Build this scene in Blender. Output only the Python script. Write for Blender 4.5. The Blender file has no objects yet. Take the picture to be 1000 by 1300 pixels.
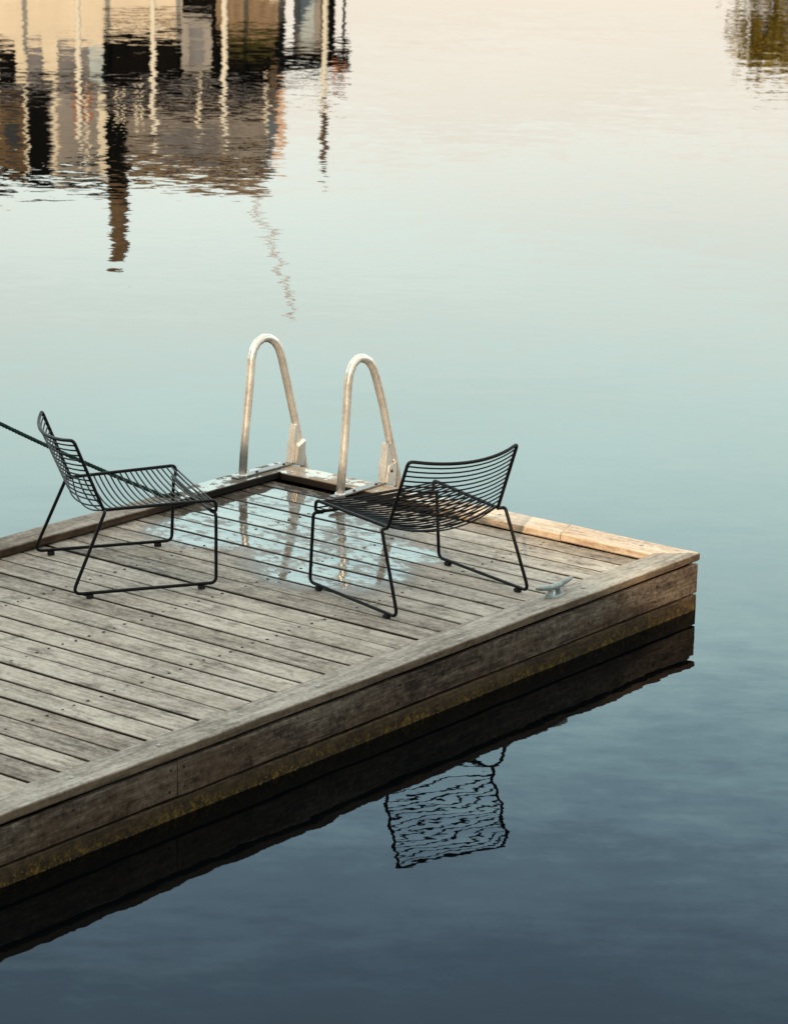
import bpy, bmesh, math, random
from mathutils import Vector, Matrix, noise
random.seed(7)
R = math.radians
scene = bpy.context.scene
col = scene.collection

# ------------------------------------------------------------------ helpers
def link(name, bm, mat, parent=None, smooth=False, mats=None):
    me = bpy.data.meshes.new(name)
    bm.normal_update(); bm.to_mesh(me); bm.free()
    o = bpy.data.objects.new(name, me); col.objects.link(o)
    for m in (mats or [mat]): me.materials.append(m)
    if smooth:
        for p in me.polygons: p.use_smooth = True
    if parent: o.parent = parent
    return o
def empty(name, loc=(0, 0, 0), rz=0.0):
    o = bpy.data.objects.new(name, None); col.objects.link(o)
    o.location = loc; o.rotation_euler = (0, 0, rz); o.empty_display_size = .2
    return o
def tag(o, label=None, cat=None, group=None, kind=None):
    if label: o['label'] = label
    if cat: o['category'] = cat
    if group: o['group'] = group
    if kind: o['kind'] = kind
    return o
def copy_tree(o, parent=None):
    c = o.copy(); col.objects.link(c); c.parent = parent
    for ch in o.children: copy_tree(ch, c)
    return c
def V(*a): return Vector(a)

def box(bm, x0, x1, y0, y1, z0, z1, ch=0.0, mi=0):
    vs = [bm.verts.new((x, y, z)) for z in (z0, z1) for y in (y0, y1) for x in (x0, x1)]
    fs = [(0, 2, 3, 1), (4, 5, 7, 6), (0, 1, 5, 4), (1, 3, 7, 5), (3, 2, 6, 7), (2, 0, 4, 6)]
    F = [bm.faces.new([vs[i] for i in f]) for f in fs]
    for f in F: f.material_index = mi
    if ch > 0:
        es = list({e for f in F for e in f.edges})
        r = bmesh.ops.bevel(bm, geom=es, offset=ch, segments=2, profile=.6, affect='EDGES')
        for f in r['faces']: f.material_index = mi
    return F

def board(bm, length, w, h, ch=.004, segs=1, jit=0.0, m0=0.0, m1=0.0, seed=0.0, M=None, cup=0.0):
    """a timber: long axis X 0..length, width Y 0..w, height Z -h..0, chamfered; m0/m1 = mitre slopes; M = placement"""
    c2 = ch * .35
    sec = [(0, -h + ch), (ch, -h), (w - ch, -h), (w, -h + ch), (w, -ch), (w - c2, -c2), (w - ch, 0),
           (w * .5, cup), (ch, 0), (c2, -c2), (0, -ch)]
    rings = []
    for i in range(segs + 1):
        t = i / segs
        ring = []
        for j, (y, z) in enumerate(sec):
            x = t * length
            yy = y; zz = z
            if jit:
                q = Vector((x * 1.7 + seed * 13.1, y * 5 + seed * 3.3, z * 9 + seed))
                yy += noise.noise(q) * jit; zz += noise.noise(q + Vector((31, 7, 3))) * jit
                q2 = q * 6; zz += noise.noise(q2) * jit * .35; yy += noise.noise(q2 + Vector((5, 5, 5))) * jit * .35
            x += (1 - t) * m0 * y + t * m1 * y
            v = Vector((x, yy, zz))
            ring.append(bm.verts.new(M @ v if M else v))
        rings.append(ring)
    n = len(sec)
    for a, b in zip(rings, rings[1:]):
        for j in range(n):
            k = (j + 1) % n
            f = bm.faces.new((a[j], b[j], b[k], a[k]))
            f.smooth = False
    bm.faces.new(rings[0]); bm.faces.new(rings[-1][::-1])

def fillet(pts, r, n=5):
    pts = [Vector(p) for p in pts]; out = [pts[0]]
    for i in range(1, len(pts) - 1):
        a, b, c = pts[i - 1], pts[i], pts[i + 1]
        rr = r[i] if isinstance(r, (list, tuple)) else r
        d1 = (a - b); d2 = (c - b); l1, l2 = d1.length, d2.length
        d1.normalize(); d2.normalize()
        ang = d1.angle(d2)
        if rr <= 0 or ang > math.pi - .02: out.append(b); continue
        t = min(rr / math.tan(ang / 2), l1 * .48, l2 * .48)
        p, q = b + d1 * t, b + d2 * t
        for k in range(n + 1):
            s = k / n
            out.append(p * (1 - s) ** 2 + b * 2 * s * (1 - s) + q * s * s)
    out.append(pts[-1]); return out

def tube(bm, pts, rad, n=8, cap=True):
    pts = [Vector(p) for p in pts]
    rad = rad if isinstance(rad, (list, tuple)) else [rad] * len(pts)
    T = []
    for i in range(len(pts)):
        a = pts[max(i - 1, 0)]; b = pts[min(i + 1, len(pts) - 1)]
        T.append((b - a).normalized())
    up = Vector((0, 0, 1)) if abs(T[0].z) < .9 else Vector((1, 0, 0))
    N = (up - T[0] * up.dot(T[0])).normalized()
    rings = []
    for i, p in enumerate(pts):
        if i:
            N = (N - T[i] * N.dot(T[i])).normalized()
        B = T[i].cross(N)
        rings.append([bm.verts.new(p + (N * math.cos(2 * math.pi * k / n) + B * math.sin(2 * math.pi * k / n)) * rad[i]) for k in range(n)])
    for a, b in zip(rings, rings[1:]):
        for k in range(n):
            f = bm.faces.new((a[k], a[(k + 1) % n], b[(k + 1) % n], b[k])); f.smooth = True
    if cap: bm.faces.new(rings[0][::-1]); bm.faces.new(rings[-1])

def disc(bm, c, r, h, n=10, mi=0, nrm='z'):
    def P(k, rr, hh):
        a, b = math.cos(2 * math.pi * k / n) * rr, math.sin(2 * math.pi * k / n) * rr
        return (c[0] + a, c[1] + b, c[2] + hh) if nrm == 'z' else (c[0] - hh, c[1] + a, c[2] + b)
    lo = [bm.verts.new(P(k, r, -h)) for k in range(n)]
    hi = [bm.verts.new(P(k, r, h * .4)) for k in range(n)]
    tp = [bm.verts.new(P(k, r * .75, h)) for k in range(n)]
    for k in range(n):
        f = bm.faces.new((lo[k], lo[(k + 1) % n], hi[(k + 1) % n], hi[k])); f.material_index = mi
        f = bm.faces.new((hi[k], hi[(k + 1) % n], tp[(k + 1) % n], tp[k])); f.material_index = mi
    f = bm.faces.new(tp); f.material_index = mi

# ------------------------------------------------------------------ node helpers
class NT:
    def __init__(s, name, world=False):
        if world: s.m = name
        else:
            s.m = bpy.data.materials.new(name)
        s.m.use_nodes = True; s.t = s.m.node_tree; s.t.nodes.clear()
    def n(s, typ, **kw):
        nd = s.t.nodes.new(typ)
        for k, v in kw.items():
            if k.startswith('i_'):
                key = k[2:]; key = int(key) if key.isdigit() else key.replace('_', ' ')
                nd.inputs[key].default_value = v
            else: setattr(nd, k, v)
        return nd
    def l(s, a, b): s.t.links.new(a, b)
    def val(s, sock, x):
        if hasattr(x, 'node'): s.l(x, sock)
        else: sock.default_value = x
    def math(s, op, a, b=0.0, c=None, clamp=False):
        nd = s.n('ShaderNodeMath', operation=op, use_clamp=clamp)
        s.val(nd.inputs[0], a); s.val(nd.inputs[1], b)
        if c is not None: s.val(nd.inputs[2], c)
        return nd.outputs[0]
    def mix(s, f, a, b, mode='MIX'):
        nd = s.n('ShaderNodeMix', data_type='RGBA', blend_type=mode)
        s.val(nd.inputs[0], f); s.val(nd.inputs[6], a); s.val(nd.inputs[7], b)
        return nd.outputs[2]
    def fmix(s, f, a, b):
        nd = s.n('ShaderNodeMix', data_type='FLOAT')
        s.val(nd.inputs[0], f); s.val(nd.inputs[2], a); s.val(nd.inputs[3], b)
        return nd.outputs[0]
    def ramp(s, f, stops, interp='LINEAR'):
        nd = s.n('ShaderNodeValToRGB'); e = nd.color_ramp.elements; nd.color_ramp.interpolation = interp
        while len(e) < len(stops): e.new(.5)
        for q, (p, c) in zip(e, stops):
            q.position = p; q.color = (c, c, c, 1) if isinstance(c, (int, float)) else (*c, 1)
        s.val(nd.inputs[0], f); return nd.outputs[0]
    def noise(s, vec, scale, detail=4, rough=.55, dist=0.0, out=0):
        nd = s.n('ShaderNodeTexNoise'); nd.inputs['Scale'].default_value = scale
        nd.inputs['Detail'].default_value = detail; nd.inputs['Roughness'].default_value = rough
        nd.inputs['Distortion'].default_value = dist; s.val(nd.inputs['Vector'], vec); return nd.outputs[out]
    def vmul(s, v, m):
        nd = s.n('ShaderNodeVectorMath', operation='MULTIPLY'); s.val(nd.inputs[0], v); s.val(nd.inputs[1], m); return nd.outputs[0]
    def vadd(s, v, m):
        nd = s.n('ShaderNodeVectorMath', operation='ADD'); s.val(nd.inputs[0], v); s.val(nd.inputs[1], m); return nd.outputs[0]
    def out(s, bsdf):
        o = s.n('ShaderNodeOutputMaterial'); s.l(bsdf, o.inputs['Surface']); return s.m
    def principled(s, color, rough=.6, metal=0.0, normal=None, spec=.5, coat=0.0, ior=1.45):
        p = s.n('ShaderNodeBsdfPrincipled')
        s.val(p.inputs['Base Color'], color if hasattr(color, 'node') else (*color[:3], 1))
        s.val(p.inputs['Roughness'], rough); s.val(p.inputs['Metallic'], metal)
        p.inputs['Specular IOR Level'].default_value = spec; p.inputs['IOR'].default_value = ior
        s.val(p.inputs['Coat Weight'], coat)
        if normal is not None: s.l(normal, p.inputs['Normal'])
        return p.outputs[0]
    def bump(s, h, strength=.5, dist=.01, normal=None):
        b = s.n('ShaderNodeBump'); b.inputs['Strength'].default_value = strength; b.inputs['Distance'].default_value = dist
        s.l(h, b.inputs['Height'])
        if normal is not None: s.l(normal, b.inputs['Normal'])
        return b.outputs[0]

# ------------------------------------------------------------------ constants of the place
RIM = 0.265           # top of the rim timbers above the water
DECK = 0.222          # top of the deck boards
W = 2.47              # dock width (x)
LEN = 9.0             # dock length (y)
WN, WC, WL = .15, .157, .144   # rim widths: long near side, end, far side

# ------------------------------------------------------------------ materials
def wood(name, axis, c_dark, c_mid, c_light, warm=(.16, .10, .06), warm_amt=.25, bumpd=.0025, seedoff=0.0,
         wet=False, stain=.5, fascia=False, moss=False, vert=0.0, damp_shade_rim=False, vcol=(.50, .37, .27)):
    t = NT(name)
    co = t.n('ShaderNodeTexCoord').outputs['Object']
    geo = t.n('ShaderNodeNewGeometry')
    rnd = geo.outputs['Random Per Island']
    rv = t.n('ShaderNodeCombineXYZ')
    t.l(t.math('MULTIPLY', rnd, 37.0), rv.inputs[0]); t.l(t.math('MULTIPLY', rnd, 91.0), rv.inputs[1]); t.l(t.math('MULTIPLY', rnd, 53.0), rv.inputs[2])
    p = t.vadd(co, rv.outputs[0]); p = t.vadd(p, (seedoff, seedoff * 1.7, 0))
    def st(a, b): return (a, b, b) if axis == 'x' else (b, a, b)
    g1 = t.noise(t.vmul(p, st(1.6, 38)), 1, 6, .62, .3)       # grain streaks
    g2 = t.noise(t.vmul(p, st(6, 230)), 1, 3, .6)             # fibres
    b1 = t.noise(t.vmul(p, st(2.6, 9)), 1, 7, .66, .5)         # blotches
    g3 = t.noise(t.vmul(p, st(11, 62)), 1, 5, .72, .4)        # weathering checks
    sk = t.noise(co, 42, 5, .75)
    b2 = t.noise(co, 1.1, 4, .6)                              # large dirt, crosses boards
    f = t.math('ADD', t.math('MULTIPLY', g1, .28), t.math('MULTIPLY', b1, .36))
    f = t.math('ADD', f, t.math('MULTIPLY', g3, .36))
    f = t.math('ADD', f, t.math('MULTIPLY', t.math('SUBTRACT', sk, .5), .34))
    f = t.math('ADD', f, t.math('MULTIPLY', t.math('SUBTRACT', rnd, .5), .07))
    f = t.math('ADD', f, t.math('MULTIPLY', t.math('SUBTRACT', g2, .5), .20))
    f = t.math('ADD', f, t.math('MULTIPLY', t.math('SUBTRACT', b2, .5), .22))
    c = t.ramp(f, [(.37, c_dark), (.48, c_mid), (.62, c_light)])
    wn = t.noise(t.vmul(p, st(.9, 3.2)), 1.3, 4, .6)
    wf = t.ramp(wn, [(.46, 0.0), (.66, warm_amt)])
    c = t.mix(wf, c, (*warm, 1))
    # dark mould and water stains
    sn = t.noise(t.vmul(t.vadd(co, (7, 3, 1)), st(6.5, 10)), 1, 8, .76, .3)
    sf = t.ramp(sn, [(.53, 0.0), (.66, stain)])
    c = t.mix(sf, c, (c_dark[0] * .55, c_dark[1] * .53, c_dark[2] * .5, 1))
    # small pale/dark specks
    sp = t.noise(co, 90, 2, .5)
    c = t.mix(t.ramp(sp, [(.70, 0.0), (.76, .35)]), c, (.05, .042, .035, 1))
    lich = t.noise(t.vadd(co, (3, 9, 2)), 55, 2, .5)
    c = t.mix(t.ramp(lich, [(.71, 0.0), (.77, .4)]), c, (.42, .42, .38, 1))
    hgt = t.math('ADD', t.math('MULTIPLY', g3, .7), t.math('MULTIPLY', g2, .5))
    rough = t.ramp(b1, [(.3, .72), (.7, .9)])
    sx = t.n('ShaderNodeSeparateXYZ'); t.l(co, sx.inputs[0])
    X, Y, Z = sx.outputs
    # upright faces are browner and darker than the tops
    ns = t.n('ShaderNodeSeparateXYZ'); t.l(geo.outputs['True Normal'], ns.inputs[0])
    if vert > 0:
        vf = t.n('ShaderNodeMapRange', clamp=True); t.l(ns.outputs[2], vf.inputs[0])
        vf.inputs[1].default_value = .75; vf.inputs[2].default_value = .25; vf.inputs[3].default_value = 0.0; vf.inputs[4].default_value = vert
        c = t.mix(vf.outputs[0], c, (.026, .015, .010, 1) if wet else t.mix(1.0, c, (*vcol, 1), 'MULTIPLY'))  # deck board edges go near-black brown, painting shade into the gaps
    if damp_shade_rim:  # splashed rim around the ladder; upright faces also painted dark as recess shade
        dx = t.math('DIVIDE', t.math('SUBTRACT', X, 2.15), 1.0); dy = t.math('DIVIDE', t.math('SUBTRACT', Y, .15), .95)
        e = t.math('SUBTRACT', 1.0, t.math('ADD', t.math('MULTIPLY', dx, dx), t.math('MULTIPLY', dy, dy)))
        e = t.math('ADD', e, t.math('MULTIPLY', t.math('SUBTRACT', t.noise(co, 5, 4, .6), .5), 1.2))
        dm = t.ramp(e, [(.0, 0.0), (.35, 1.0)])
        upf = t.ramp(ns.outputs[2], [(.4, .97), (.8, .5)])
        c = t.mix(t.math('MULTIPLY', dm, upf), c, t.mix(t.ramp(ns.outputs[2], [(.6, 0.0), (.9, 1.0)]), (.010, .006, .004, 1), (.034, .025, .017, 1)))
        wetf = t.math('MULTIPLY', t.math('MULTIPLY', dm, t.ramp(ns.outputs[2], [(.7, 0.0), (.95, 1.0)])), t.ramp(t.noise(t.vmul(co, (9, 9, 9)), 1, 5, .65), [(.47, 0.0), (.53, 1.0)]))
        rough = t.fmix(wetf, rough, .08)
        hgt = t.math('MULTIPLY', hgt, t.math('SUBTRACT', 1.0, t.math('MULTIPLY', wetf, .9)))
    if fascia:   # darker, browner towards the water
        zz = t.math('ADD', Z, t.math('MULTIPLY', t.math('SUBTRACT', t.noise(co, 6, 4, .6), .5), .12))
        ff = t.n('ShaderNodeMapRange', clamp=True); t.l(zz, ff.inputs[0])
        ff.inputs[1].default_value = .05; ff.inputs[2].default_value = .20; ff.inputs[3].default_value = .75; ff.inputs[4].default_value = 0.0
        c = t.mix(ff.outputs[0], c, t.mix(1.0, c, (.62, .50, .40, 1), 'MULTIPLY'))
    if moss:
        mn = t.noise(co, 34, 5, .7, .8)
        zz = t.math('ADD', Z, t.math('MULTIPLY', t.math('SUBTRACT', t.noise(co, 14, 3, .6), .5), .05))
        zm = t.n('ShaderNodeMapRange', clamp=True); t.l(zz, zm.inputs[0])
        zm.inputs[1].default_value = .062; zm.inputs[2].default_value = .02; zm.inputs[3].default_value = 0.0; zm.inputs[4].default_value = 1.0
        big = t.ramp(t.noise(t.vmul(co, (1, 1.0, 1)), 2.3, 3, .6), [(.35, .25), (.6, 1.0)])
        mf = t.math('MULTIPLY', t.math('MULTIPLY', t.ramp(mn, [(.50, 0.0), (.56, 1.0)]), zm.outputs[0]), big)
        c = t.mix(t.math('MULTIPLY', zm.outputs[0], .7), c, t.mix(t.ramp(t.noise(co, 22, 4, .7), [(.4, 0.0), (.6, 1.0)]), (.014, .009, .004, 1), (.055, .034, .012, 1)))
        mc = t.ramp(t.noise(co, 60, 3, .6), [(.35, (.040, .023, .006)), (.6, (.21, .125, .018))])
        c = t.mix(mf, c, mc)
        hgt = t.math('ADD', hgt, t.math('MULTIPLY', mf, .8))
    nrm = t.bump(hgt, .55, bumpd)
    if not wet:
        return t.out(t.principled(c, rough, 0, nrm, spec=.25))
    # -- standing water near the ladder: union of soft ellipses broken up by noise
    fld = None
    for (cx, cy, rx, ry, rot) in ((2.16, .48, .30, .56, 0), (1.70, .76, .58, .40, -.35), (1.22, 1.12, .42, .32, -.55), (1.98, 1.12, .24, .20, 0), (1.04, .78, .18, .12, .2)):
        ca, sa = math.cos(rot), math.sin(rot)
        dx = t.math('SUBTRACT', X, cx); dy = t.math('SUBTRACT', Y, cy)
        u = t.math('DIVIDE', t.math('ADD', t.math('MULTIPLY', dx, ca), t.math('MULTIPLY', dy, sa)), rx)
        v = t.math('DIVIDE', t.math('SUBTRACT', t.math('MULTIPLY', dy, ca), t.math('MULTIPLY', dx, sa)), ry)
        e = t.math('SUBTRACT', 1.0, t.math('ADD', t.math('MULTIPLY', u, u), t.math('MULTIPLY', v, v)))
        fld = e if fld is None else t.math('MAXIMUM', fld, e)
    pn = t.noise(co, 3.4, 3, .6); pn2 = t.noise(t.vmul(co, (14, 25, 14)), 1, 8, .72)
    k = t.math('ADD', t.math('MINIMUM', t.math('MULTIPLY', fld, .9), .27), t.math('MULTIPLY', t.math('SUBTRACT', pn, .5), 1.9))
    k = t.math('ADD', k, t.math('MULTIPLY', t.math('SUBTRACT', pn2, .5), 3.3))
    # each board holds water a little differently
    k = t.math('ADD', k, t.math('MULTIPLY', t.math('SUBTRACT', rnd, .5), .35))
    film = t.n('ShaderNodeMapRange', clamp=True); t.l(k, film.inputs[0]); film.inputs[1].default_value = .06; film.inputs[2].default_value = .26
    damp = t.n('ShaderNodeMapRange', clamp=True, interpolation_type='SMOOTHSTEP')
    t.l(t.math('ADD', fld, t.math('MULTIPLY', t.math('SUBTRACT', pn, .5), .9)), damp.inputs[0]); damp.inputs[1].default_value = -.85; damp.inputs[2].default_value = .05
    c2 = t.mix(t.math('MULTIPLY', damp.outputs[0], .66), c, (.050, .040, .030, 1))
    dry = t.principled(c2, t.fmix(damp.outputs[0], rough, .42), 0, nrm, spec=.4)
    wb = t.bump(t.math('ADD', t.noise(co, 14, 2, .5), t.math('MULTIPLY', g3, .10)), .16, .0030)
    ws = t.principled(t.mix(.55, c2, (.040, .034, .027, 1)), t.ramp(k, [(.1, .14), (.4, .03)]), 0, wb, spec=.5, ior=1.28)
    ms = t.n('ShaderNodeMixShader'); t.l(film.outputs[0], ms.inputs[0]); t.l(dry, ms.inputs[1]); t.l(ws, ms.inputs[2])
    return t.out(ms.outputs[0])

GREY = dict(c_dark=(.096, .081, .063), c_mid=(.292, .264, .218), c_light=(.50, .466, .398))
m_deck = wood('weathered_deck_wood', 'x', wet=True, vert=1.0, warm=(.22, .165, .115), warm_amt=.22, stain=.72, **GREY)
m_rim_y = wood('weathered_rim_wood_long', 'y', vert=1.0, damp_shade_rim=True, warm=(.25, .20, .15), warm_amt=.2, stain=.62, seedoff=3, c_dark=(.135, .118, .096), c_mid=(.29, .27, .23), c_light=(.46, .44, .385))
m_rim_far = wood('weathered_rim_wood_far', 'y', vert=1.0, vcol=(.26, .17, .11), damp_shade_rim=True, warm=(.27, .20, .14), warm_amt=.35, stain=.6, seedoff=8, c_dark=(.11, .09, .07), c_mid=(.25, .22, .18), c_light=(.42, .39, .34))
m_rim_x = wood('weathered_rim_wood_end_sunlit', 'x', vert=.25, damp_shade_rim=True, warm=(.42, .29, .18), warm_amt=.4, stain=.35, seedoff=5, c_dark=(.26, .19, .135), c_mid=(.52, .43, .33), c_light=(.70, .62, .51))  # paler and warmer than the other rims: low sunlight painted into the colour
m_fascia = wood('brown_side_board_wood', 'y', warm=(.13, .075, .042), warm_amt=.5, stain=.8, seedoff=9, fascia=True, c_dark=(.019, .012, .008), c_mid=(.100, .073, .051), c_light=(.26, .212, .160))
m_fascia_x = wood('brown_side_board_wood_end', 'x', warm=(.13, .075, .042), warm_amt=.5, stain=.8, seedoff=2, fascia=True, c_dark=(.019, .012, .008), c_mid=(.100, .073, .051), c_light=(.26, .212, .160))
m_lower = wood('wet_mossy_board', 'y', warm=(.09, .055, .03), warm_amt=.6, stain=.6, seedoff=4, moss=True, c_dark=(.018, .011, .006), c_mid=(.052, .033, .017), c_light=(.12, .080, .042))
m_lower_x = wood('wet_mossy_board_end', 'x', warm=(.09, .055, .03), warm_amt=.6, stain=.6, seedoff=6, moss=True, c_dark=(.018, .011, .006), c_mid=(.052, .033, .017), c_light=(.12, .080, .042))

def plain(name, c, rough=.7, metal=0.0, var=.25, scale=8, spec=.4, bumpd=0.0, detail=4):
    t = NT(name); co = t.n('ShaderNodeTexCoord').outputs['Object']
    nn = t.noise(co, scale, detail, .6)
    d = tuple(x * (1 - var) for x in c); l = tuple(min(1, x * (1 + var)) for x in c)
    cc = t.ramp(nn, [(.35, d), (.65, l)])
    nrm = t.bump(nn, .4, bumpd) if bumpd else None
    return t.out(t.principled(cc, t.ramp(nn, [(.3, rough * .9), (.7, min(1, rough * 1.1))]), metal, nrm, spec=spec))
m_dark = plain('gap_shade_underframe', (.003, .002, .0015), .9, spec=.02)  # near-black so the gaps above it read as deep shade
m_screw = plain('rusted_screw', (.025, .02, .018), .55, .4)
m_bolt = plain('dull_bolt', (.30, .31, .31), .45, .7)
m_moss = plain('yellow_green_algae', (.095, .058, .010), .8, var=.7, scale=70)

def metal_mat():
    t = NT('galvanised_steel'); co = t.n('ShaderNodeTexCoord').outputs['Object']
    n1 = t.noise(co, 9, 5, .65); n2 = t.noise(co, 70, 3, .6)
    c = t.ramp(t.math('ADD', t.math('MULTIPLY', n1, .6), t.math('MULTIPLY', n2, .4)), [(.32, (.46, .44, .40)), (.5, (.68, .655, .61)), (.68, (.84, .82, .77))])
    ru = t.noise(t.vadd(co, (4, 4, 4)), 14, 6, .7)
    c = t.mix(t.ramp(ru, [(.60, 0.0), (.75, .4)]), c, (.30, .20, .12, 1))
    sp = t.noise(co, 120, 2, .5); c = t.mix(t.ramp(sp, [(.66, 0.0), (.72, .4)]), c, (.16, .13, .11, 1))
    nrm = t.bump(t.math('ADD', n2, n1), .3, .0012)
    return t.out(t.principled(c, t.ramp(n1, [(.3, .26), (.7, .40)]), .62, nrm, spec=.6))
m_metal = metal_mat()
m_plate = plain('aluminium_plate', (.20, .195, .18), .42, .6, var=.35, scale=14, bumpd=.001)
m_castal = plain('painted_cast_cleat', (.29, .32, .30), .42, .35, var=.25, scale=40, bumpd=.0008)

def chair_mat():
    t = NT('black_powder_coat'); co = t.n('ShaderNodeTexCoord').outputs['Object']
    n1 = t.noise(co, 400, 2, .5); n2 = t.noise(co, 6, 4, .6)
    c = t.ramp(n2, [(.35, (.003, .003, .0033)), (.7, (.007, .0066, .0066))])
    return t.out(t.principled(c, t.ramp(n2, [(.3, .42), (.7, .56)]), 0, t.bump(n1, .15, .0004), spec=.2))
m_chair = chair_mat()
m_pad = plain('black_rubber_foot', (.012, .012, .012), .8)

def rope_mat():
    t = NT('green_brown_rope'); co = t.n('ShaderNodeTexCoord'); g = t.n('ShaderNodeSeparateXYZ'); t.l(co.outputs['Object'], g.inputs[0])
    n1 = t.noise(co.outputs['Object'], 60, 3, .6)
    mr = t.n('ShaderNodeMapRange', clamp=True); t.l(t.math('ADD', g.outputs[0], t.math('MULTIPLY', t.math('SUBTRACT', t.noise(co.outputs['Object'], 5, 3), .5), .2)), mr.inputs[0])
    mr.inputs[1].default_value = .52; mr.inputs[2].default_value = .30
    green = t.ramp(n1, [(.3, (.006, .020, .016)), (.7, (.022, .055, .042))])
    brown = t.ramp(n1, [(.3, (.055, .038, .022)), (.7, (.22, .17, .115))])
    return t.out(t.principled(t.mix(mr.outputs[0], green, brown), .85, 0, t.bump(n1, .5, .003), spec=.2))
m_rope = rope_mat()

# water: near-black body, Fresnel reflection of sky, small multi-scale ripples
def water_mat():
    t = NT('calm_harbour_water'); co = t.n('ShaderNodeTexCoord').outputs['Object']
    # rotate so that x runs across the usual wind direction
    mp = t.n('ShaderNodeMapping'); mp.inputs['Rotation'].default_value = (0, 0, R(141.8)); t.l(co, mp.inputs['Vector'])
    q = mp.outputs[0]
    big = t.noise(t.vmul(q, (.05, .10, 1)), 1, 3, .55)
    calm = t.ramp(big, [(.35, .55), (.65, 1.35)])
    tot = None
    for (sx, sy, amp, off) in ((26, 50, .007, 5), (5.5, 11.0, .015, 0), (2.0, 3.4, .017, 11), (.55, 1.15, .0085, 23), (.12, .33, .0050, 47)):
        nd = t.n('ShaderNodeTexNoise'); nd.inputs['Scale'].default_value = 1; nd.inputs['Detail'].default_value = 1.5
        nd.inputs['Roughness'].default_value = .5
        t.l(t.vadd(t.vmul(q, (sx, sy, 1)), (off, off, off)), nd.inputs['Vector'])
        s = t.n('ShaderNodeVectorMath', operation='SUBTRACT'); t.l(nd.outputs['Color'], s.inputs[0]); s.inputs[1].default_value = (.5, .5, .5)
        m = t.vmul(s.outputs[0], (amp, amp, 0))
        tot = m if tot is None else t.vadd(tot, m)
    sc = t.n('ShaderNodeVectorMath', operation='SCALE'); t.l(tot, sc.inputs[0]); t.l(calm, sc.inputs['Scale'])
    # open water beyond the shelter of the dock carries finer ripples
    gx = t.n('ShaderNodeVectorMath', operation='DOT_PRODUCT'); t.l(co, gx.inputs[0]); gx.inputs[1].default_value = (.61745, -.78660, 0)
    wm = t.n('ShaderNodeMapRange', clamp=True); t.l(gx.outputs['Value'], wm.inputs[0])
    wm.inputs[1].default_value = 1.0; wm.inputs[2].default_value = 13.0; wm.inputs[3].default_value = 0.0; wm.inputs[4].default_value = 1.0
    fine = t.n('ShaderNodeTexNoise'); fine.inputs['Scale'].default_value = 1; fine.inputs['Detail'].default_value = 3
    t.l(t.vadd(t.vmul(q, (7, 17, 1)), (3, 71, 0)), fine.inputs['Vector'])
    fs = t.n('ShaderNodeVectorMath', operation='SUBTRACT'); t.l(fine.outputs['Color'], fs.inputs[0]); fs.inputs[1].default_value = (.5, .5, .5)
    fsc = t.n('ShaderNodeVectorMath', operation='SCALE'); t.l(t.vmul(fs.outputs[0], (.012, .026, 0)), fsc.inputs[0]); t.l(t.math('MULTIPLY', wm.outputs[0], calm), fsc.inputs['Scale'])
    tot2 = t.vadd(sc.outputs[0], fsc.outputs[0])
    sv = t.n('ShaderNodeSeparateXYZ'); t.l(tot2, sv.inputs[0])
    ca, sb = t.math('MULTIPLY', sv.outputs[0], 1.7), t.math('MULTIPLY', sv.outputs[1], 1.0)
    wx = t.math('ADD', t.math('MULTIPLY', ca, -.78660), t.math('MULTIPLY', sb, .61745))
    wy = t.math('ADD', t.math('MULTIPLY', ca, -.61745), t.math('MULTIPLY', sb, -.78660))
    cm = t.n('ShaderNodeCombineXYZ'); t.l(wx, cm.inputs[0]); t.l(wy, cm.inputs[1])
    a = t.vadd(cm.outputs[0], (0, 0, 1))
    nn = t.n('ShaderNodeVectorMath', operation='NORMALIZE'); t.l(a, nn.inputs[0])
    p = t.principled((.0010, .0016, .0020), .0, 0, nn.outputs[0], spec=.5, ior=1.2)
    return t.out(p)
m_water = water_mat()

# ------------------------------------------------------------------ water
bm = bmesh.new()
S = 4000
vs = [bm.verts.new(p) for p in ((-S, -S, 0), (S, -S, 0), (S, S, 0), (-S, S, 0))]
bm.faces.new(vs)
tag(link('water', bm, m_water), kind='structure')

# ------------------------------------------------------------------ the dock
dock = empty('floating_dock', (0, 0, 0))
tag(dock, 'weathered grey timber floating dock with raised rim and puddle beside the ladder', 'dock')

# deck boards: one mesh, planks run along x
PITCH, U0 = .1461, 3.9328
SCREWX = (.139, .6945, 1.253, 1.8139, 2.30)
bm = bmesh.new()
k = 26
y = U0 - 26 * PITCH
planks = []
while True:
    y0 = U0 - k * PITCH + .0064; y1 = U0 - (k - 1) * PITCH - .0064
    if y1 > LEN - .1: break
    planks.append((k, y0, y1)); k -= 1
planks[0] = (planks[0][0], .188, planks[0][2])
for (k, y0, y1) in planks:
    rr = random.Random(k * 7 + 3)
    dz = rr.uniform(-.0016, .0016); dyy = rr.uniform(-.0012, .0012)
    M = Matrix.Translation((.10, y0 + dyy, DECK + dz)) @ Matrix.Rotation(rr.uniform(-.0006, .0006), 4, 'Z')
    board(bm, W - .2, y1 - y0 + rr.uniform(-.0015, .001), .028, .0035, 28, .0016, seed=k * 1.37, M=M, cup=-.0006)
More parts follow.
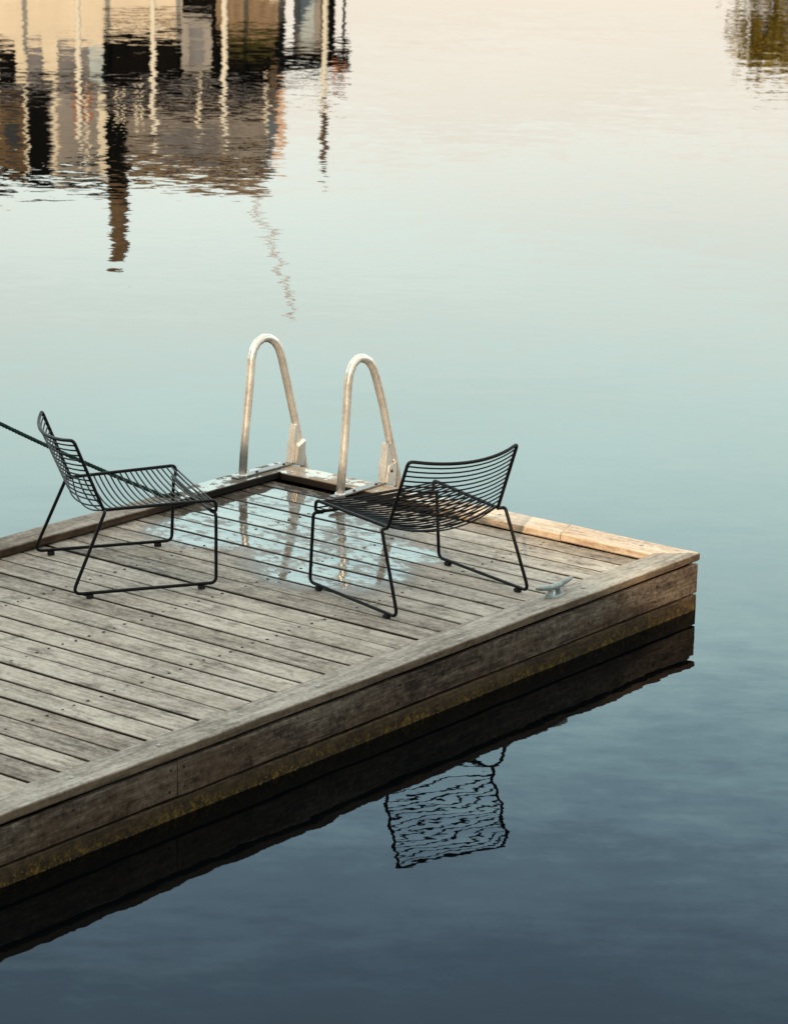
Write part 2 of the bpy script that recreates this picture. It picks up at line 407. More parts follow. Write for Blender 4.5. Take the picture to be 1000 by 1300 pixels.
# narrow cut board beside the end rim, stops short of the ladder bay
ye = U0 - 26 * PITCH
M = Matrix.Translation((.10, .146, DECK - .002))
board(bm, 1.22, .036, .028, .003, 14, .0016, seed=99, M=M)
for f in bm.faces: f.material_index = 0
for (k, y0, y1) in planks:
    for xx in SCREWX[1:4]:
        for fr in (.24, .76):
            rr = random.Random(int(k * 1000 + xx * 100 + fr * 10))
            if rr.random() < .04: continue
            disc(bm, (xx + rr.uniform(-.007, .007), y0 + (y1 - y0) * fr + rr.uniform(-.006, .006), DECK + .0012), rr.uniform(.0052, .0075), .0012, 8, 1)
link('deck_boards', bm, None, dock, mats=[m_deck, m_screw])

# rim timbers (mitred at the corners)
bm = bmesh.new()     # long near rim: along y at x 0..WN.  local X->world y, local Y->world x
def Mxy(ox, oy, oz): return Matrix(((0, 1, 0, ox), (1, 0, 0, oy), (0, 0, 1, oz), (0, 0, 0, 1)))
# two lengths of timber with a butt joint
board(bm, 4.6, WN, .038, .006, 60, .0035, m0=1.0, m1=0, seed=2.1, M=Mxy(0, 0, RIM))
board(bm, LEN - 4.604, WN, .038, .006, 40, .0035, m0=0, m1=0, seed=5.1, M=Mxy(0, 4.604, RIM))
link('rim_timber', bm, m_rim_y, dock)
bm = bmesh.new()     # end rim along x at y 0..WC
def end_rim(x0, x1, m0, m1, seed):
    board(bm, x1 - x0, WC, .038, .006, max(4, int((x1 - x0) * 16)), .0035, m0=m0, m1=m1, seed=seed, M=Matrix.Translation((x0, 0, RIM)))
end_rim(0.002, .70, 1.0, -.35, 7.7)
end_rim(.703, 1.50, -.35, 0, 8.3)
end_rim(1.503, W - .002, 0, -1.0, 9.9)
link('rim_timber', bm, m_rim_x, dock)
bm = bmesh.new()     # far rim along y at x W-WL..W
board(bm, LEN - .0, WL, .038, .006, 90, .0035, m0=0, m1=0, seed=12.5,
      M=Matrix(((0, 1, 0, W - WL), (1, 0, 0, 0), (0, 0, 1, RIM), (0, 0, 0, 1))))
# mitre the start against the end rim
for v in bm.verts:
    if v.co.y < .02: v.co.y = (W - v.co.x) + .002
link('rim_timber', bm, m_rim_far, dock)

# near-black fill under deck and rim, painting shade into the board gaps
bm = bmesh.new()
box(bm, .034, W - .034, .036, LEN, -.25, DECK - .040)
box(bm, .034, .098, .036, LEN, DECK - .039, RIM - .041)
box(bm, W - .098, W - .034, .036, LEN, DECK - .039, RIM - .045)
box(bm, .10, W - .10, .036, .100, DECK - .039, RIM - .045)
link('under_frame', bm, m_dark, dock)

# side boards, near side (x = 0 face)
def side(name, y0, y1, z0, z1, mat, seed, xf=.006):
    b = bmesh.new()
    # local X->y, Y-> z(up), Z-> -x
    M = Matrix(((0, 0, -1, xf), (1, 0, 0, y0), (0, 1, 0, z0), (0, 0, 0, 1)))
    board(b, y1 - y0, z1 - z0, .022, .003, int((y1 - y0) * 14), .003, seed=seed, M=M)
    bmesh.ops.recalc_face_normals(b, faces=b.faces)
    return link(name, b, mat, dock)
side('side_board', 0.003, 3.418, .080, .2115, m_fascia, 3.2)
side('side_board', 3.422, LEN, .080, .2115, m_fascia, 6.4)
side('waterline_board', 0.004, 5.2, -.06, .0685, m_lower, 1.2, .0065)
side('waterline_board', 5.204, LEN, -.06, .0685, m_lower, 4.2, .0065)
# end (y = 0 face) and far side
def side_end(name, x0, x1, z0, z1, mat, seed, yf=.008):
    b = bmesh.new()
    M = Matrix(((1, 0, 0, x0), (0, 0, -1, yf), (0, 1, 0, z0), (0, 0, 0, 1)))
    board(b, x1 - x0, z1 - z0, .022, .003, 30, .003, seed=seed, M=M)
    bmesh.ops.recalc_face_normals(b, faces=b.faces)
    return link(name, b, mat, dock)
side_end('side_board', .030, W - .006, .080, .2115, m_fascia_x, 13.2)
side_end('waterline_board', .034, W - .006, -.06, .0685, m_lower_x, 14.2, .0085)
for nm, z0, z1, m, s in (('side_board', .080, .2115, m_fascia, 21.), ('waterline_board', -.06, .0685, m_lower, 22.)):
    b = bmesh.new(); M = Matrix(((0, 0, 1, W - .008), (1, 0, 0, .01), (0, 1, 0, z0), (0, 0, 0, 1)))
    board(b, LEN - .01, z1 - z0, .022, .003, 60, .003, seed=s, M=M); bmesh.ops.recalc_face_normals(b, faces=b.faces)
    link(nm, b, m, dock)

# screws in the side boards
for (yy, zz) in [(3.38, .11), (3.385, .185), (3.46, .108), (3.455, .188)] + [(.9 * i + .35 + random.uniform(-.03, .03), z) for i in range(6) for z in (.11, .18)]:
    bm = bmesh.new(); disc(bm, (0, 0, 0), .0055, .0022, 8, 0, nrm='x')
    q = link('screw_head', bm, m_screw, dock); q.location = (.0058, yy, zz)

# bolt heads on the rim: each its own part
def bolt(x, yy, z=RIM):
    b = bmesh.new(); disc(b, (0, 0, 0), .0090, .0016, 12)
    for f in b.faces: f.smooth = False
    o = link('bolt_head', b, m_bolt, dock); o.location = (x, yy, z + .0012)
b0 = None
for i in range(10):
    yy = .36 + .441 * i
    bolt(.073, yy)
for x in (.26, .62, 1.05, 1.45): bolt(x, .075)

# algae tufts hanging along the waterline board
bm = bmesh.new()
rg = random.Random(5)
for i in range(2300):
    yy = rg.uniform(.02, 6.5); dens = noise.noise(Vector((yy * 2.1, 3.1, 0))) + .35 * noise.noise(Vector((yy * 9, 1, 0)))
    if rg.random() > .30 + dens * 1.5: continue
    z = abs(rg.gauss(0, .016)) - .004 if rg.random() < .8 else rg.uniform(0, .05)
    s = rg.uniform(.002, .0065); c = Vector((.0088 - rg.uniform(0, .004), yy, z))
    a = Vector((rg.uniform(-.5, .1), rg.uniform(-1, 1), rg.uniform(-.4, .4))).normalized() * s
    d = Vector((rg.uniform(-.6, 0), rg.uniform(-.4, .4), -1)).normalized() * s * rg.uniform(.8, 2)
    vv = [bm.verts.new(c + q) for q in (-a, d - a * .3, d + a * .3, a)]
    bm.faces.new(vv)
for i in range(300):   # on the corner end too
    c = Vector((rg.uniform(.01, .3), .0100, abs(rg.gauss(0, .014)))); s = rg.uniform(.001, .003)
    vv = [bm.verts.new(c + Vector(q) * s) for q in ((-1, 0, 0), (-.3, -.5, -1), (.3, -.5, -1), (1, 0, 0))]
    bm.faces.new(vv)
o = link('algae_fringe', bm, m_moss, dock); tag(o, kind='stuff')

# ------------------------------------------------------------------ swimming ladder
ladder = empty('swim_ladder', (2.10, .14, RIM))
tag(ladder, 'galvanised swim ladder with two tall bent tube handrails at the dock corner', 'ladder')
def lobj(name, bm, m, parent=None, **k):
    o = link(name, bm, m, parent or ladder, **k)
    if (parent or ladder) is ladder: o.matrix_parent_inverse = Matrix.Translation((-2.10, -.14, -RIM))
    return o
railA = [(.352, .262), (.338, .441), (.303, .709), (.290, .840), (.276, .885), (.247, .915), (.205, .930), (.158, .922), (.118, .898), (.088, .862), (.066, .81), (.018, .662), (-.047, .453), (-.097, .283), (-.14, .13), (-.14, -.9)]
railB = [(.316, .262), (.295, .44), (.283, .560), (.266, .800), (.256, .850), (.232, .890), (.196, .912), (.155, .908), (.112, .886), (.080, .850), (.056, .80), (.003, .665), (-.058, .470), (-.112, .310), (-.15, .13), (-.15, -.9)]
for rail, x in ((railA, 2.39), (railB, 1.81)):
    bm = bmesh.new()
    pts = fillet([(x, a, b) for a, b in rail], .03, 2)
    tube(bm, pts, .0205, 14)
    lobj('handrail', bm, m_metal)
    # foot collar
    bm = bmesh.new(); y0 = rail[0][0]
    tube(bm, [(x, y0, .266), (x, y0, .282)], [.026, .023], 14); lobj('collar', bm, m_metal)
    # flat mounting bar along the rail
    bm = bmesh.new()
    box(bm, x - .024, x + .020, -.01, y0 + .06, RIM + .002, RIM + .010, .002)
    pl = lobj('mounting_plate', bm, m_plate)
    for yy in (y0 - .09, .06):
        b2 = bmesh.new(); disc(b2, (x - .014, yy, RIM + .0125), .008, .004, 6); lobj('bolt', b2, m_screw)
    # upright channel bracket holding the outer leg
    bm = bmesh.new()
    yb = -.035
    top = .462
    # front web facing the deck
    def quadbox(bm, P):   # 8 points
        v = [bm.verts.new(p) for p in P]
        for f in ((0, 1, 2, 3), (7, 6, 5, 4), (0, 4, 5, 1), (1, 5, 6, 2), (2, 6, 7, 3), (3, 7, 4, 0)): bm.faces.new([v[i] for i in f])
    quadbox(bm, [(x - .017, .012, RIM), (x + .017, .012, RIM), (x + .017, .007, RIM), (x - .017, .007, RIM),
                 (x - .017, -.022, top), (x + .017, -.022, top), (x + .017, -.027, top), (x - .017, -.027, top)])
    for sx in (-.0192, .0147):
        quadbox(bm, [(x + sx, .007, RIM), (x + sx + .005, .007, RIM), (x + sx + .005, -.075, RIM - .02), (x + sx, -.075, RIM - .02),
                     (x + sx, -.022, top), (x + sx + .005, -.022, top), (x + sx + .005, -.048, top - .005), (x + sx, -.048, top - .005)])
    bmesh.ops.recalc_face_normals(bm, faces=bm.faces)
    lobj('bracket', bm, m_metal)
    bm = bmesh.new()    # clamp wing on the side
    sgn = -1
    if x > 2:     # folded lug on the outer cheek
        quadbox(bm, [(x - .028, -.015, RIM), (x - .0215, -.015, RIM), (x - .0215, -.085, RIM - .02), (x - .028, -.085, RIM - .02),
                     (x - .040, -.022, .355), (x - .0215, -.022, .368), (x - .0215, -.075, .385), (x - .040, -.075, .378)])
    else:
        quadbox(bm, [(x + .019, -.02, RIM), (x + .032, -.02, RIM), (x + .032, -.025, RIM), (x + .019, -.025, RIM),
                     (x + .019, -.03, .355), (x + .046, -.03, .36), (x + .046, -.035, .36), (x + .019, -.035, .355)])
        quadbox(bm, [(x - .024, -.01, RIM), (x - .0205, -.01, RIM), (x - .0205, -.080, RIM - .02), (x - .024, -.080, RIM - .02),
                     (x - .024, -.030, .350), (x - .0205, -.030, .350), (x - .0205, -.085, .365), (x - .024, -.085, .365)])
    bmesh.ops.recalc_face_normals(bm, faces=bm.faces)
    lobj('clamp_plate', bm, m_metal)
    b2 = bmesh.new(); disc(b2, (x - (.030 if x > 2 else .024), -.045, .325), .008, .005, 8, nrm='x'); lobj('bolt', b2, m_screw)
for z in (.02, -.24, -.50, -.76):
    bm = bmesh.new(); box(bm, 1.81, 2.39, -.175, -.115, z - .012, z + .012, .004); lobj('rung', bm, m_metal)

# ------------------------------------------------------------------ cleat on the near rim
cleat = empty('mooring_cleat', (.095, .985, RIM)); tag(cleat, 'pale grey two horned mooring cleat on the near rim', 'cleat')
bm = bmesh.new()
horn = [(0, -.118, .058), (0, -.108, .057), (0, -.07, .049), (0, -.03, .042), (0, 0, .040), (0, .03, .042), (0, .07, .048), (0, .108, .054), (0, .118, .055)]
tube(bm, horn, [.006, .009, .0115, .0135, .014, .0135, .0115, .009, .006], 12)
link('horns', bm, m_castal, cleat, smooth=True)
bm = bmesh.new()
for s in (-1, 1):
    tube(bm, [(0, s * .032, .0), (0, s * .030, .012), (0, s * .024, .026), (0, s * .022, .044)], [.021, .014, .011, .012], 10)
link('stem', bm, m_castal, cleat, smooth=True)
bm = bmesh.new()
n = 24
lo = [bm.verts.new((.026 * math.cos(2 * math.pi * k / n), .058 * math.sin(2 * math.pi * k / n), .001)) for k in range(n)]
hi = [bm.verts.new((.022 * math.cos(2 * math.pi * k / n), .052 * math.sin(2 * math.pi * k / n), .009)) for k in range(n)]
for k in range(n): bm.faces.new((lo[k], lo[(k + 1) % n], hi[(k + 1) % n], hi[k]))
bm.faces.new(hi)
link('base_plate', bm, m_castal, cleat)
cleat.rotation_euler = (0, 0, R(-4))

# ------------------------------------------------------------------ wire lounge chairs
CP = dict(wl=.3475, wt=.3218, ws=.2895, wb=.2849, wf=.3142, yR=-.1524, yF=.4755, yft=.4759, zft=.3283, yfs=.4726, zfs=.3771, zs=.3636, yb=.1244, H=.67, zlr=.3583)
def make_chair():
    c = CP
    root = empty('wire_lounge_chair')
    rf, rw = .0074, .0036
    # seat and back frame: one continuous bent rod
    side_p = [(c['wb'], -c['yb'], c['H'] - .0), (c['ws'], 0, c['zs']), (c['wf'], c['yfs'] + .012, c['zfs']), (c['wf'] + .002, c['yfs'] + .012, c['zft']), (c['wf'] - .02, c['yfs'] - .004, c['zft'] - .002)]
    bn = Vector((0, -.93, -.376))
    # back top rail, bowed backwards
    toprail = []
    for i in range(17):
        u = -1 + 2 * i / 16
        p = Vector((u * c['wb'], -c['yb'], c['H'])) + bn * .068 * (1 - u * u)
        toprail.append(p)
    right = [Vector(q) for q in side_p]
    left = [Vector((-q[0], q[1], q[2])) for q in side_p]
    cross = []
    path = left[::-1][:-1] + toprail[0:1] + toprail[2:-2] + toprail[-1:] + right[1:]
    rad = []
    for i, p in enumerate(path):
        rad.append(.022)
    nL = len(left)
    pts = fillet(path, rad, 5)
    bm = bmesh.new(); tube(bm, pts, rf, 10)
    link('seat_frame', bm, m_chair, root)
    # front cross bar under the seat lip
    bm = bmesh.new(); a = Vector((c['wf'] - .02, c['yfs'] - .004, c['zft'] - .002))
    cr = [Vector((c['wt'] , c['yft'], c['zft'] - .004))]
    pts = []
    for i in range(13):
        u = -1 + 2 * i / 12
        pts.append(Vector((u * (c['wf'] - .004), c['yfs'] - .004, c['zft'] + .000)) + Vector((0, -.003, -.005)) * (1 - u * u))
    tube(bm, pts, rf, 10); link('front_bar', bm, m_chair, root)
    # profile of the shell, from back top to curled front lip
    prof = fillet([(0, -c['yb'], c['H']), (0, 0, c['zs']), (0, c['yfs'] + .012, c['zfs']), (0, c['yfs'] + .012, c['zft'])], [0, .030, .022, 0], 8)
    L = [0]
    for a, b in zip(prof, prof[1:]): L.append(L[-1] + (b - a).length)
    def at(s):
        for i in range(len(prof) - 1):
            if L[i + 1] >= s or i == len(prof) - 2:
                f = (s - L[i]) / max(1e-9, L[i + 1] - L[i]); p = prof[i].lerp(prof[i + 1], f)
                return p
    def wid(p):
        if p.z > c['zs'] + .012 and p.y < .01:
            f = (p.z - c['zs']) / (c['H'] - c['zs']); return c['ws'] * (1 - f) + c['wb'] * f
        f = max(0, min(1, p.y / c['yfs'])); return c['ws'] * (1 - f) + c['wf'] * f
    bm = bmesh.new(); bs = bmesh.new()
    nw = int(L[-1] / .0238)
    for i in range(1, nw + 1):
        s = L[-1] * i / (nw + .6)
        p = at(s); q0 = at(max(0, s - .035)); q1 = at(min(L[-1], s + .035)); tn = (q1 - q0).normalized()
        nr = Vector((0, tn.z, -tn.y))          # outward: behind the back, below the seat
        if nr.z > .2: nr = -nr
        w = wid(p)
        sag = (.058 + .010 * max(0, (p.z - c['zs']) / .31)) if p.z > c['zs'] + .01 and p.y < 0 else .058 - .046 * max(0, min(1, p.y / .47)) ** 1.3
        if s > L[-1] - .06: sag = .004; nr = Vector((0, -.35, -.93))
        pts = []
        for j in range(13):
            u = -1 + 2 * j / 12
            pts.append(Vector((u * w, p.y, p.z)) + nr * sag * (1 - u * u))
        tube(bm if (p.y < 0 and p.z > c['zs'] + .01) else bs, pts, rw, 6)
    link('back_wires', bm, m_chair, root); link('seat_wires', bs, m_chair, root)
    # sled legs
    for s in (1, -1):
        bm = bmesh.new()
        P = [(s * c['ws'], .004, c['zs'] - .004), (s * (c['wt'] + .004), -.004, c['zlr'] + .004), (s * c['wl'], c['yR'], .0222), (s * c['wl'], c['yF'], .0222), (s * (c['wt'] + .008), c['yft'] + .004, c['zft'] - .004), (s * (c['wf'] - .03), c['yft'] - .004, c['zft'] - .006)]
        tube(bm, fillet(P, [0, .016, .028, .028, .018, 0], 6), rf, 10)
        leg = link('sled_leg', bm, m_chair, root)
        for yy in (c['yR'] + .075, c['yF'] - .065):
            b2 = bmesh.new(); box(b2, s * c['wl'] - .011, s * c['wl'] + .011, yy - .015, yy + .015, .0005, .0155, .003)
            link('foot_pad', b2, m_pad, leg)
    return root
ch1 = make_chair()
G = 'black wire lounge chairs on the dock'
ch1.location = (1.8766, 1.952, DECK + .0005); ch1.rotation_euler = (0, 0, 2.5889)
tag(ch1, 'black wire lounge chair in front of the rope, turned sideways to the right', 'chair', G)
ch2 = copy_tree(ch1)
ch2.location = (.4927, 1.2394, DECK + .0005); ch2.rotation_euler = (0, 0, -1.8329)
tag(ch2, 'black wire lounge chair seen from behind, nearest the cleat and the water', 'chair', G)

# ------------------------------------------------------------------ far frame (opposite bank), 65 m off
CAM = Vector((-6.6629, 10.6931, 3.7919))
F = Vector((.61745, -.78660, 0)); Rt = Vector((-.78660, -.61745, 0))
RZ = math.atan2(Rt.y, Rt.x)
def far(s, d, z=0.0):
    p = Vector((CAM.x, CAM.y, 0)) + Rt * s + F * d; p.z = z; return p

# ------------------------------------------------------------------ rope and its pile
def rope_pt(px, py, dist):
    return None
P0 = Vector((2.41, .885, RIM + .004)); Ppile = far(-2.35, 13.9, .68)
pile = empty('mooring_pile', (Ppile.x, Ppile.y, 0)); tag(pile, 'round dark mooring pile holding the green rope left of the dock', 'pile')
bm = bmesh.new(); tube(bm, [(0, 0, -1.5), (0, 0, .3), (.004, 0, .80), (.004, 0, .82)], [.09, .088, .085, .075], 20); link('post', bm, m_fascia, pile)
bm = bmesh.new()
tube(bm, [(.1 * math.cos(a * .35), .1 * math.sin(a * .35), .68 + .004 * a * .35) for a in range(0, 40)], .008, 8); link('rope_turns', bm, m_rope, pile)
bm = bmesh.new()
N = 420; D = Ppile - P0; Lr = D.length
ax = D.normalized(); n1 = ax.cross(Vector((0, 0, 1))).normalized(); n2 = n1.cross(ax)
for st in range(3):
    pts = []
    for i in range(N + 1):
        s = i / N; c = P0 + D * s; c.z -= .02 * 4 * s * (1 - s)
        a = 2 * math.pi * (s * Lr / .055 + st / 3)
        pts.append(c + (n1 * math.cos(a) + n2 * math.sin(a)) * .0048)
    tube(bm, pts, .0056, 6)
# frayed end tied through an eye on the rim
tube(bm, [P0, P0 + Vector((-.02, -.02, .006)), P0 + Vector((-.035, -.055, .006)), P0 + Vector((-.02, -.09, .004))], [.010, .011, .009, .004], 8)
rope = link('mooring_rope', bm, m_rope, None)
tag(rope, 'twisted dark green rope running past the left chair to the dock rim', 'rope')

# ------------------------------------------------------------------ far bank and everything on it
m_cream = plain('cream_painted_wall', (.74, .65, .52), .6, var=.10, scale=.8)
m_white = plain('white_painted_timber', (.84, .77, .62), .55, var=.08, scale=2)
m_blackp = plain('black_tarred_boards', (.005, .004, .003), .9, var=.4, spec=.05, scale=3)
m_brownr = plain('brown_roof_felt', (.022, .013, .008), .8, spec=.08, var=.5, scale=3.5)
m_greyw = plain('grey_rendered_wall', (.34, .32, .30), .8, spec=.08, var=.16, scale=1.2)
m_greyd = plain('grey_shutter', (.22, .22, .235), .7, spec=.08, var=.2, scale=2)
m_tan = plain('tan_tiled_roof', (.25, .18, .115), .8, spec=.08, var=.35, scale=5)
m_bluew = plain('pale_blue_panel', (.45, .54, .58), .5, var=.12, scale=2)
m_orange = plain('orange_red_panel', (.38, .15, .07), .6, var=.25, scale=4)
m_rust = plain('brown_brick', (.17, .12, .072), .85, spec=.08, var=.45, scale=6)
m_salmon = plain('salmon_painted_steel', (.80, .55, .40), .5, var=.15, scale=3)
m_glass = plain('dark_window_glass', (.02, .024, .03), .1, var=.3, spec=.8)
m_earth = plain('bank_stone', (.20, .18, .15), .9, var=.35, scale=1.5)
m_steel = plain('mast_aluminium', (.90, .84, .70), .45, 0.0, var=.06, scale=1)
m_hull = plain('white_gelcoat', (.78, .76, .70), .35, var=.05)

def leaf_mat(name, a, b):
    t = NT(name); g = t.n('ShaderNodeNewGeometry'); co = t.n('ShaderNodeTexCoord').outputs['Object']
    f = t.math('ADD', t.math('MULTIPLY', g.outputs['Random Per Island'], .6), t.math('MULTIPLY', t.noise(co, .9, 3), .5))
    return t.out(t.principled(t.ramp(f, [(.25, a), (.85, b)]), .75, 0, spec=.2))
m_leaf = leaf_mat('olive_leaves', (.12, .09, .014), (.36, .26, .035))
m_olive = plain('clipped_olive_hedge', (.05, .045, .012), .9, var=.6, scale=9, spec=.05)
# bank
bm = bmesh.new(); b = [far(s, d, z) for z in (-.5, 1.05) for s, d in ((-120, 71), (140, 71), (140, 400), (-120, 400))]
v = [bm.verts.new(p) for p in b]
for f in ((3, 2, 1, 0), (4, 5, 6, 7), (0, 1, 5, 4), (1, 2, 6, 5), (2, 3, 7, 6), (3, 0, 4, 7)): bm.faces.new([v[i] for i in f])
tag(link('far_bank', bm, m_earth), kind='structure')

def fbox(name, m, parent, s0, s1, h0, h1, d0, d1, org):
    """box in the frame of the opposite bank; org = (s, d) of the parent's empty"""
    bm = bmesh.new(); box(bm, s0 - org[0], s1 - org[0], d0 - org[1], d1 - org[1], h0, h1)
    return link(name, bm, m, parent)
def fempty(name, s, d, z=0): return empty(name, far(s, d, z), RZ)

# 1. long cream houseboat in front
o = (-8.0, 65); hb = fempty('houseboat', *o)
tag(hb, 'long cream houseboat with dark upper storey and brown roof mirrored at top left', 'houseboat')
B = lambda n, m, s0, s1, h0, h1, d0=65, d1=69: fbox(n, m, hb, s0, s1, h0, h1, d0, d1, o)
B('hull', m_hull, -15, -2.6, -.3, .9, 64.8, 69.4)
B('lower_wall', m_cream, -14.6, -6.60, .902, 3.15)
B('lower_wall', m_cream, -6.598, -4.85, .902, 2.86)
B('wall_band', m_rust, -6.598, -4.85, 2.45, 2.60, 64.96, 64.998)
B('lower_wall', m_tan, -4.1, -2.75, .902, 2.75)
B('upper_wall', m_blackp, -14.4, -6.602, 3.152, 3.97, 65.15, 68.8)
B('upper_wall', m_blackp, -6.60, -2.75, 2.862, 3.97, 65.15, 68.8)
B('planter', m_olive, -4.0, -2.8, 2.752, 3.12, 64.9, 64.998)
B('entrance_bay', m_blackp, -4.848, -4.102, .902, 3.6, 65.05, 68.6)
for s0, s1, m in ((-8.55, -8.30, m_white), (-8.298, -7.95, m_greyd), (-7.945, -7.62, m_white), (-7.618, -6.92, m_greyd), (-6.918, -6.62, m_bluew), (-12.4, -11.2, m_greyd), (-10.8, -9.9, m_bluew)):
    B('wall_panel', m, s0, s1, 3.16, 3.90, 65.08, 65.145)
w = B('window', m_greyw, -4.86, -4.20, 2.4, 3.72, 64.96, 65.045); B2 = fbox('pane', m_greyd, w, -4.70, -4.38, 2.7, 3.5, 64.93, 64.957, o)
w.matrix_parent_inverse = Matrix.Identity(4)
B('eave', m_greyd, -14.7, -2.72, 3.975, 4.10, 64.7, 69.1)
# low brown pitched roof
bm = bmesh.new()
def prism(bm, s0, s1, h0, h1, d0, d1, org, inset=0.0):
    dm = (d0 + d1) / 2
    P = [(s0, d0, h0), (s1, d0, h0), (s1, d1, h0), (s0, d1, h0), (s0 + inset, dm, h1), (s1 - inset, dm, h1)]
    v = [bm.verts.new((p[0] - org[0], p[1] - org[1], p[2])) for p in P]
    for f in ((0, 1, 5, 4), (2, 3, 4, 5), (0, 4, 3), (1, 2, 5), (3, 2, 1, 0)): bm.faces.new([v[i] for i in f])
prism(bm, -6.62, -2.75, 4.102, 4.60, 64.9, 65.9, o); link('roof', bm, m_brownr, hb)
bm = bmesh.new(); prism(bm, -14.5, -8.45, 4.102, 4.75, 64.9, 68.9, o); link('roof', bm, m_brownr, hb)
B('door_panel', m_orange, -7.35, -6.93, 4.11, 4.70, 65.6, 65.7)
for s in (-8.35, -7.72, -7.64, -7.0, -6.72, -6.60, -6.35, -6.2, -5.9, -5.78, -5.55):
    B('roof_post', m_white, s, s + (.05 if s not in (-7.72, -6.72) else .13), 4.101, random.choice((4.9, 5.0, 5.1)) if s > -6.5 else 6.1, 64.95, 65.0)
B('roof_post', m_orange, -7.25, -7.17, 4.101, 5.35, 65.2, 65.26)
for s in (-4.50, -3.02): B('roof_post', m_white, s, s + .07, 3.8, 5.02, 64.85, 64.9)
# balcony end with orange panels
B('balcony_rail', m_blackp, -3.0, -1.25, 3.90, 3.955, 65.3, 65.36)
B('balcony_deck', m_blackp, -3.0, -1.22, 3.36, 3.46, 65.2, 68.0)
B('corner_panel', m_rust, -2.90, -2.74, 3.5, 4.55, 65.02, 65.1)
B('balcony_panel', m_orange, -1.56, -1.24, 3.47, 3.70, 65.3, 65.35)
B('balcony_panel', m_orange, -1.56, -1.24, 3.97, 4.12, 65.3, 65.35)

# 2. grey house behind
o2 = (-4.5, 73); gh = fempty('grey_house', *o2, 0); tag(gh, 'grey rendered house with tan roof and tall brown chimney behind the houseboat', 'house')
k = 73 / 65.0
def hh(h): return (h + 3.79) * k - 3.79
B = lambda n, m, s0, s1, h0, h1, d0=73, d1=79: fbox(n, m, gh, s0 * k, s1 * k, h0, h1, d0, d1, o2)
B('wall', m_greyw, -6.1, -2.96, 1.05, hh(5.72))
B('wall_band', m_rust, -6.12, -2.94, hh(4.93), hh(5.0), 72.95, 72.998)
B('wall_panel', m_greyd, -5.35, -4.1, hh(5.0) + .01, hh(5.7), 72.93, 72.995)
bm = bmesh.new(); prism(bm, -6.2 * k, -2.85 * k, hh(5.72) + .002, hh(6.25), 72.6, 74.6, o2, .3); link('roof', bm, m_tan, gh)
B('tower', m_blackp, -6.72, -6.13, 1.05, hh(6.35), 72.7, 73.6)
bm = bmesh.new(); q = [(-6.50 * k, hh(6.35)), (-6.10 * k, hh(6.35)), (-6.16 * k, hh(8.0)), (-6.44 * k, hh(8.0))]
v = [bm.verts.new((s - o2[0], d - o2[1], h)) for d in (72.8, 73.4) for s, h in q]
for f in ((0, 1, 2, 3), (7, 6, 5, 4), (0, 4, 5, 1), (1, 5, 6, 2), (2, 6, 7, 3), (3, 7, 4, 0)): bm.faces.new([v[i] for i in f])
link('chimney', bm, m_rust, gh)
# 3. left cottage: grey wall with black boarded gable
o3 = (-9, 72); lc = fempty('boarded_cottage', *o3); tag(lc, 'narrow cottage with pale grey walls and a tall black boarded door bay', 'house')
k = 72 / 65.0
B = lambda n, m, s0, s1, h0, h1, d0=72, d1=77: fbox(n, m, lc, s0 * k, s1 * k, h0, h1, d0, d1, o3)
B('wall', m_greyw, -7.80, -6.74, 1.05, hh(6.05), 72.0, 77)
B('boarded_bay', m_blackp, -8.32, -7.805, 1.05, hh(6.3), 71.9, 76.8)
B('wall', m_rust, -13.0, -8.325, 1.05, hh(6.1), 72.1, 77)
B('window', m_glass, -8.80, -8.5, hh(4.9), hh(5.6), 72.04, 72.095)
B('window', m_glass, -10.4, -9.6, hh(4.6), hh(5.6), 72.04, 72.095)
bm = bmesh.new(); prism(bm, -13.1 * k, -6.74 * k, hh(6.3) + .002, hh(6.42), 71.7, 77.4, o3, .1); link('roof', bm, m_brownr, lc)
# 4. pale shed tower with dark side
o4 = (-2, 70.3); sh = fempty('pale_shed', *o4); tag(sh, 'small pale grey shed beside a thin dark flue right of the houseboat', 'shed')
k = 70.3 / 65.0
B = lambda n, m, s0, s1, h0, h1, d0=70.3, d1=71.5: fbox(n, m, sh, s0 * k, s1 * k, h0, h1, d0, d1, o4)
B('wall', m_greyw, -2.40, -1.80, 1.06, hh(3.4)); B('side_wall', m_blackp, -1.798, -1.52, 1.06, hh(3.5))
B('door', m_bluew, -2.25, -1.95, 1.07, hh(2.9), 70.25, 70.297); B('flue', m_blackp, -1.33, -1.27, .3, hh(3.45), 70.6, 70.66)
B('roof', m_blackp, -2.75, -1.15, hh(3.5) + .002, hh(3.6), 70.1, 71.7)

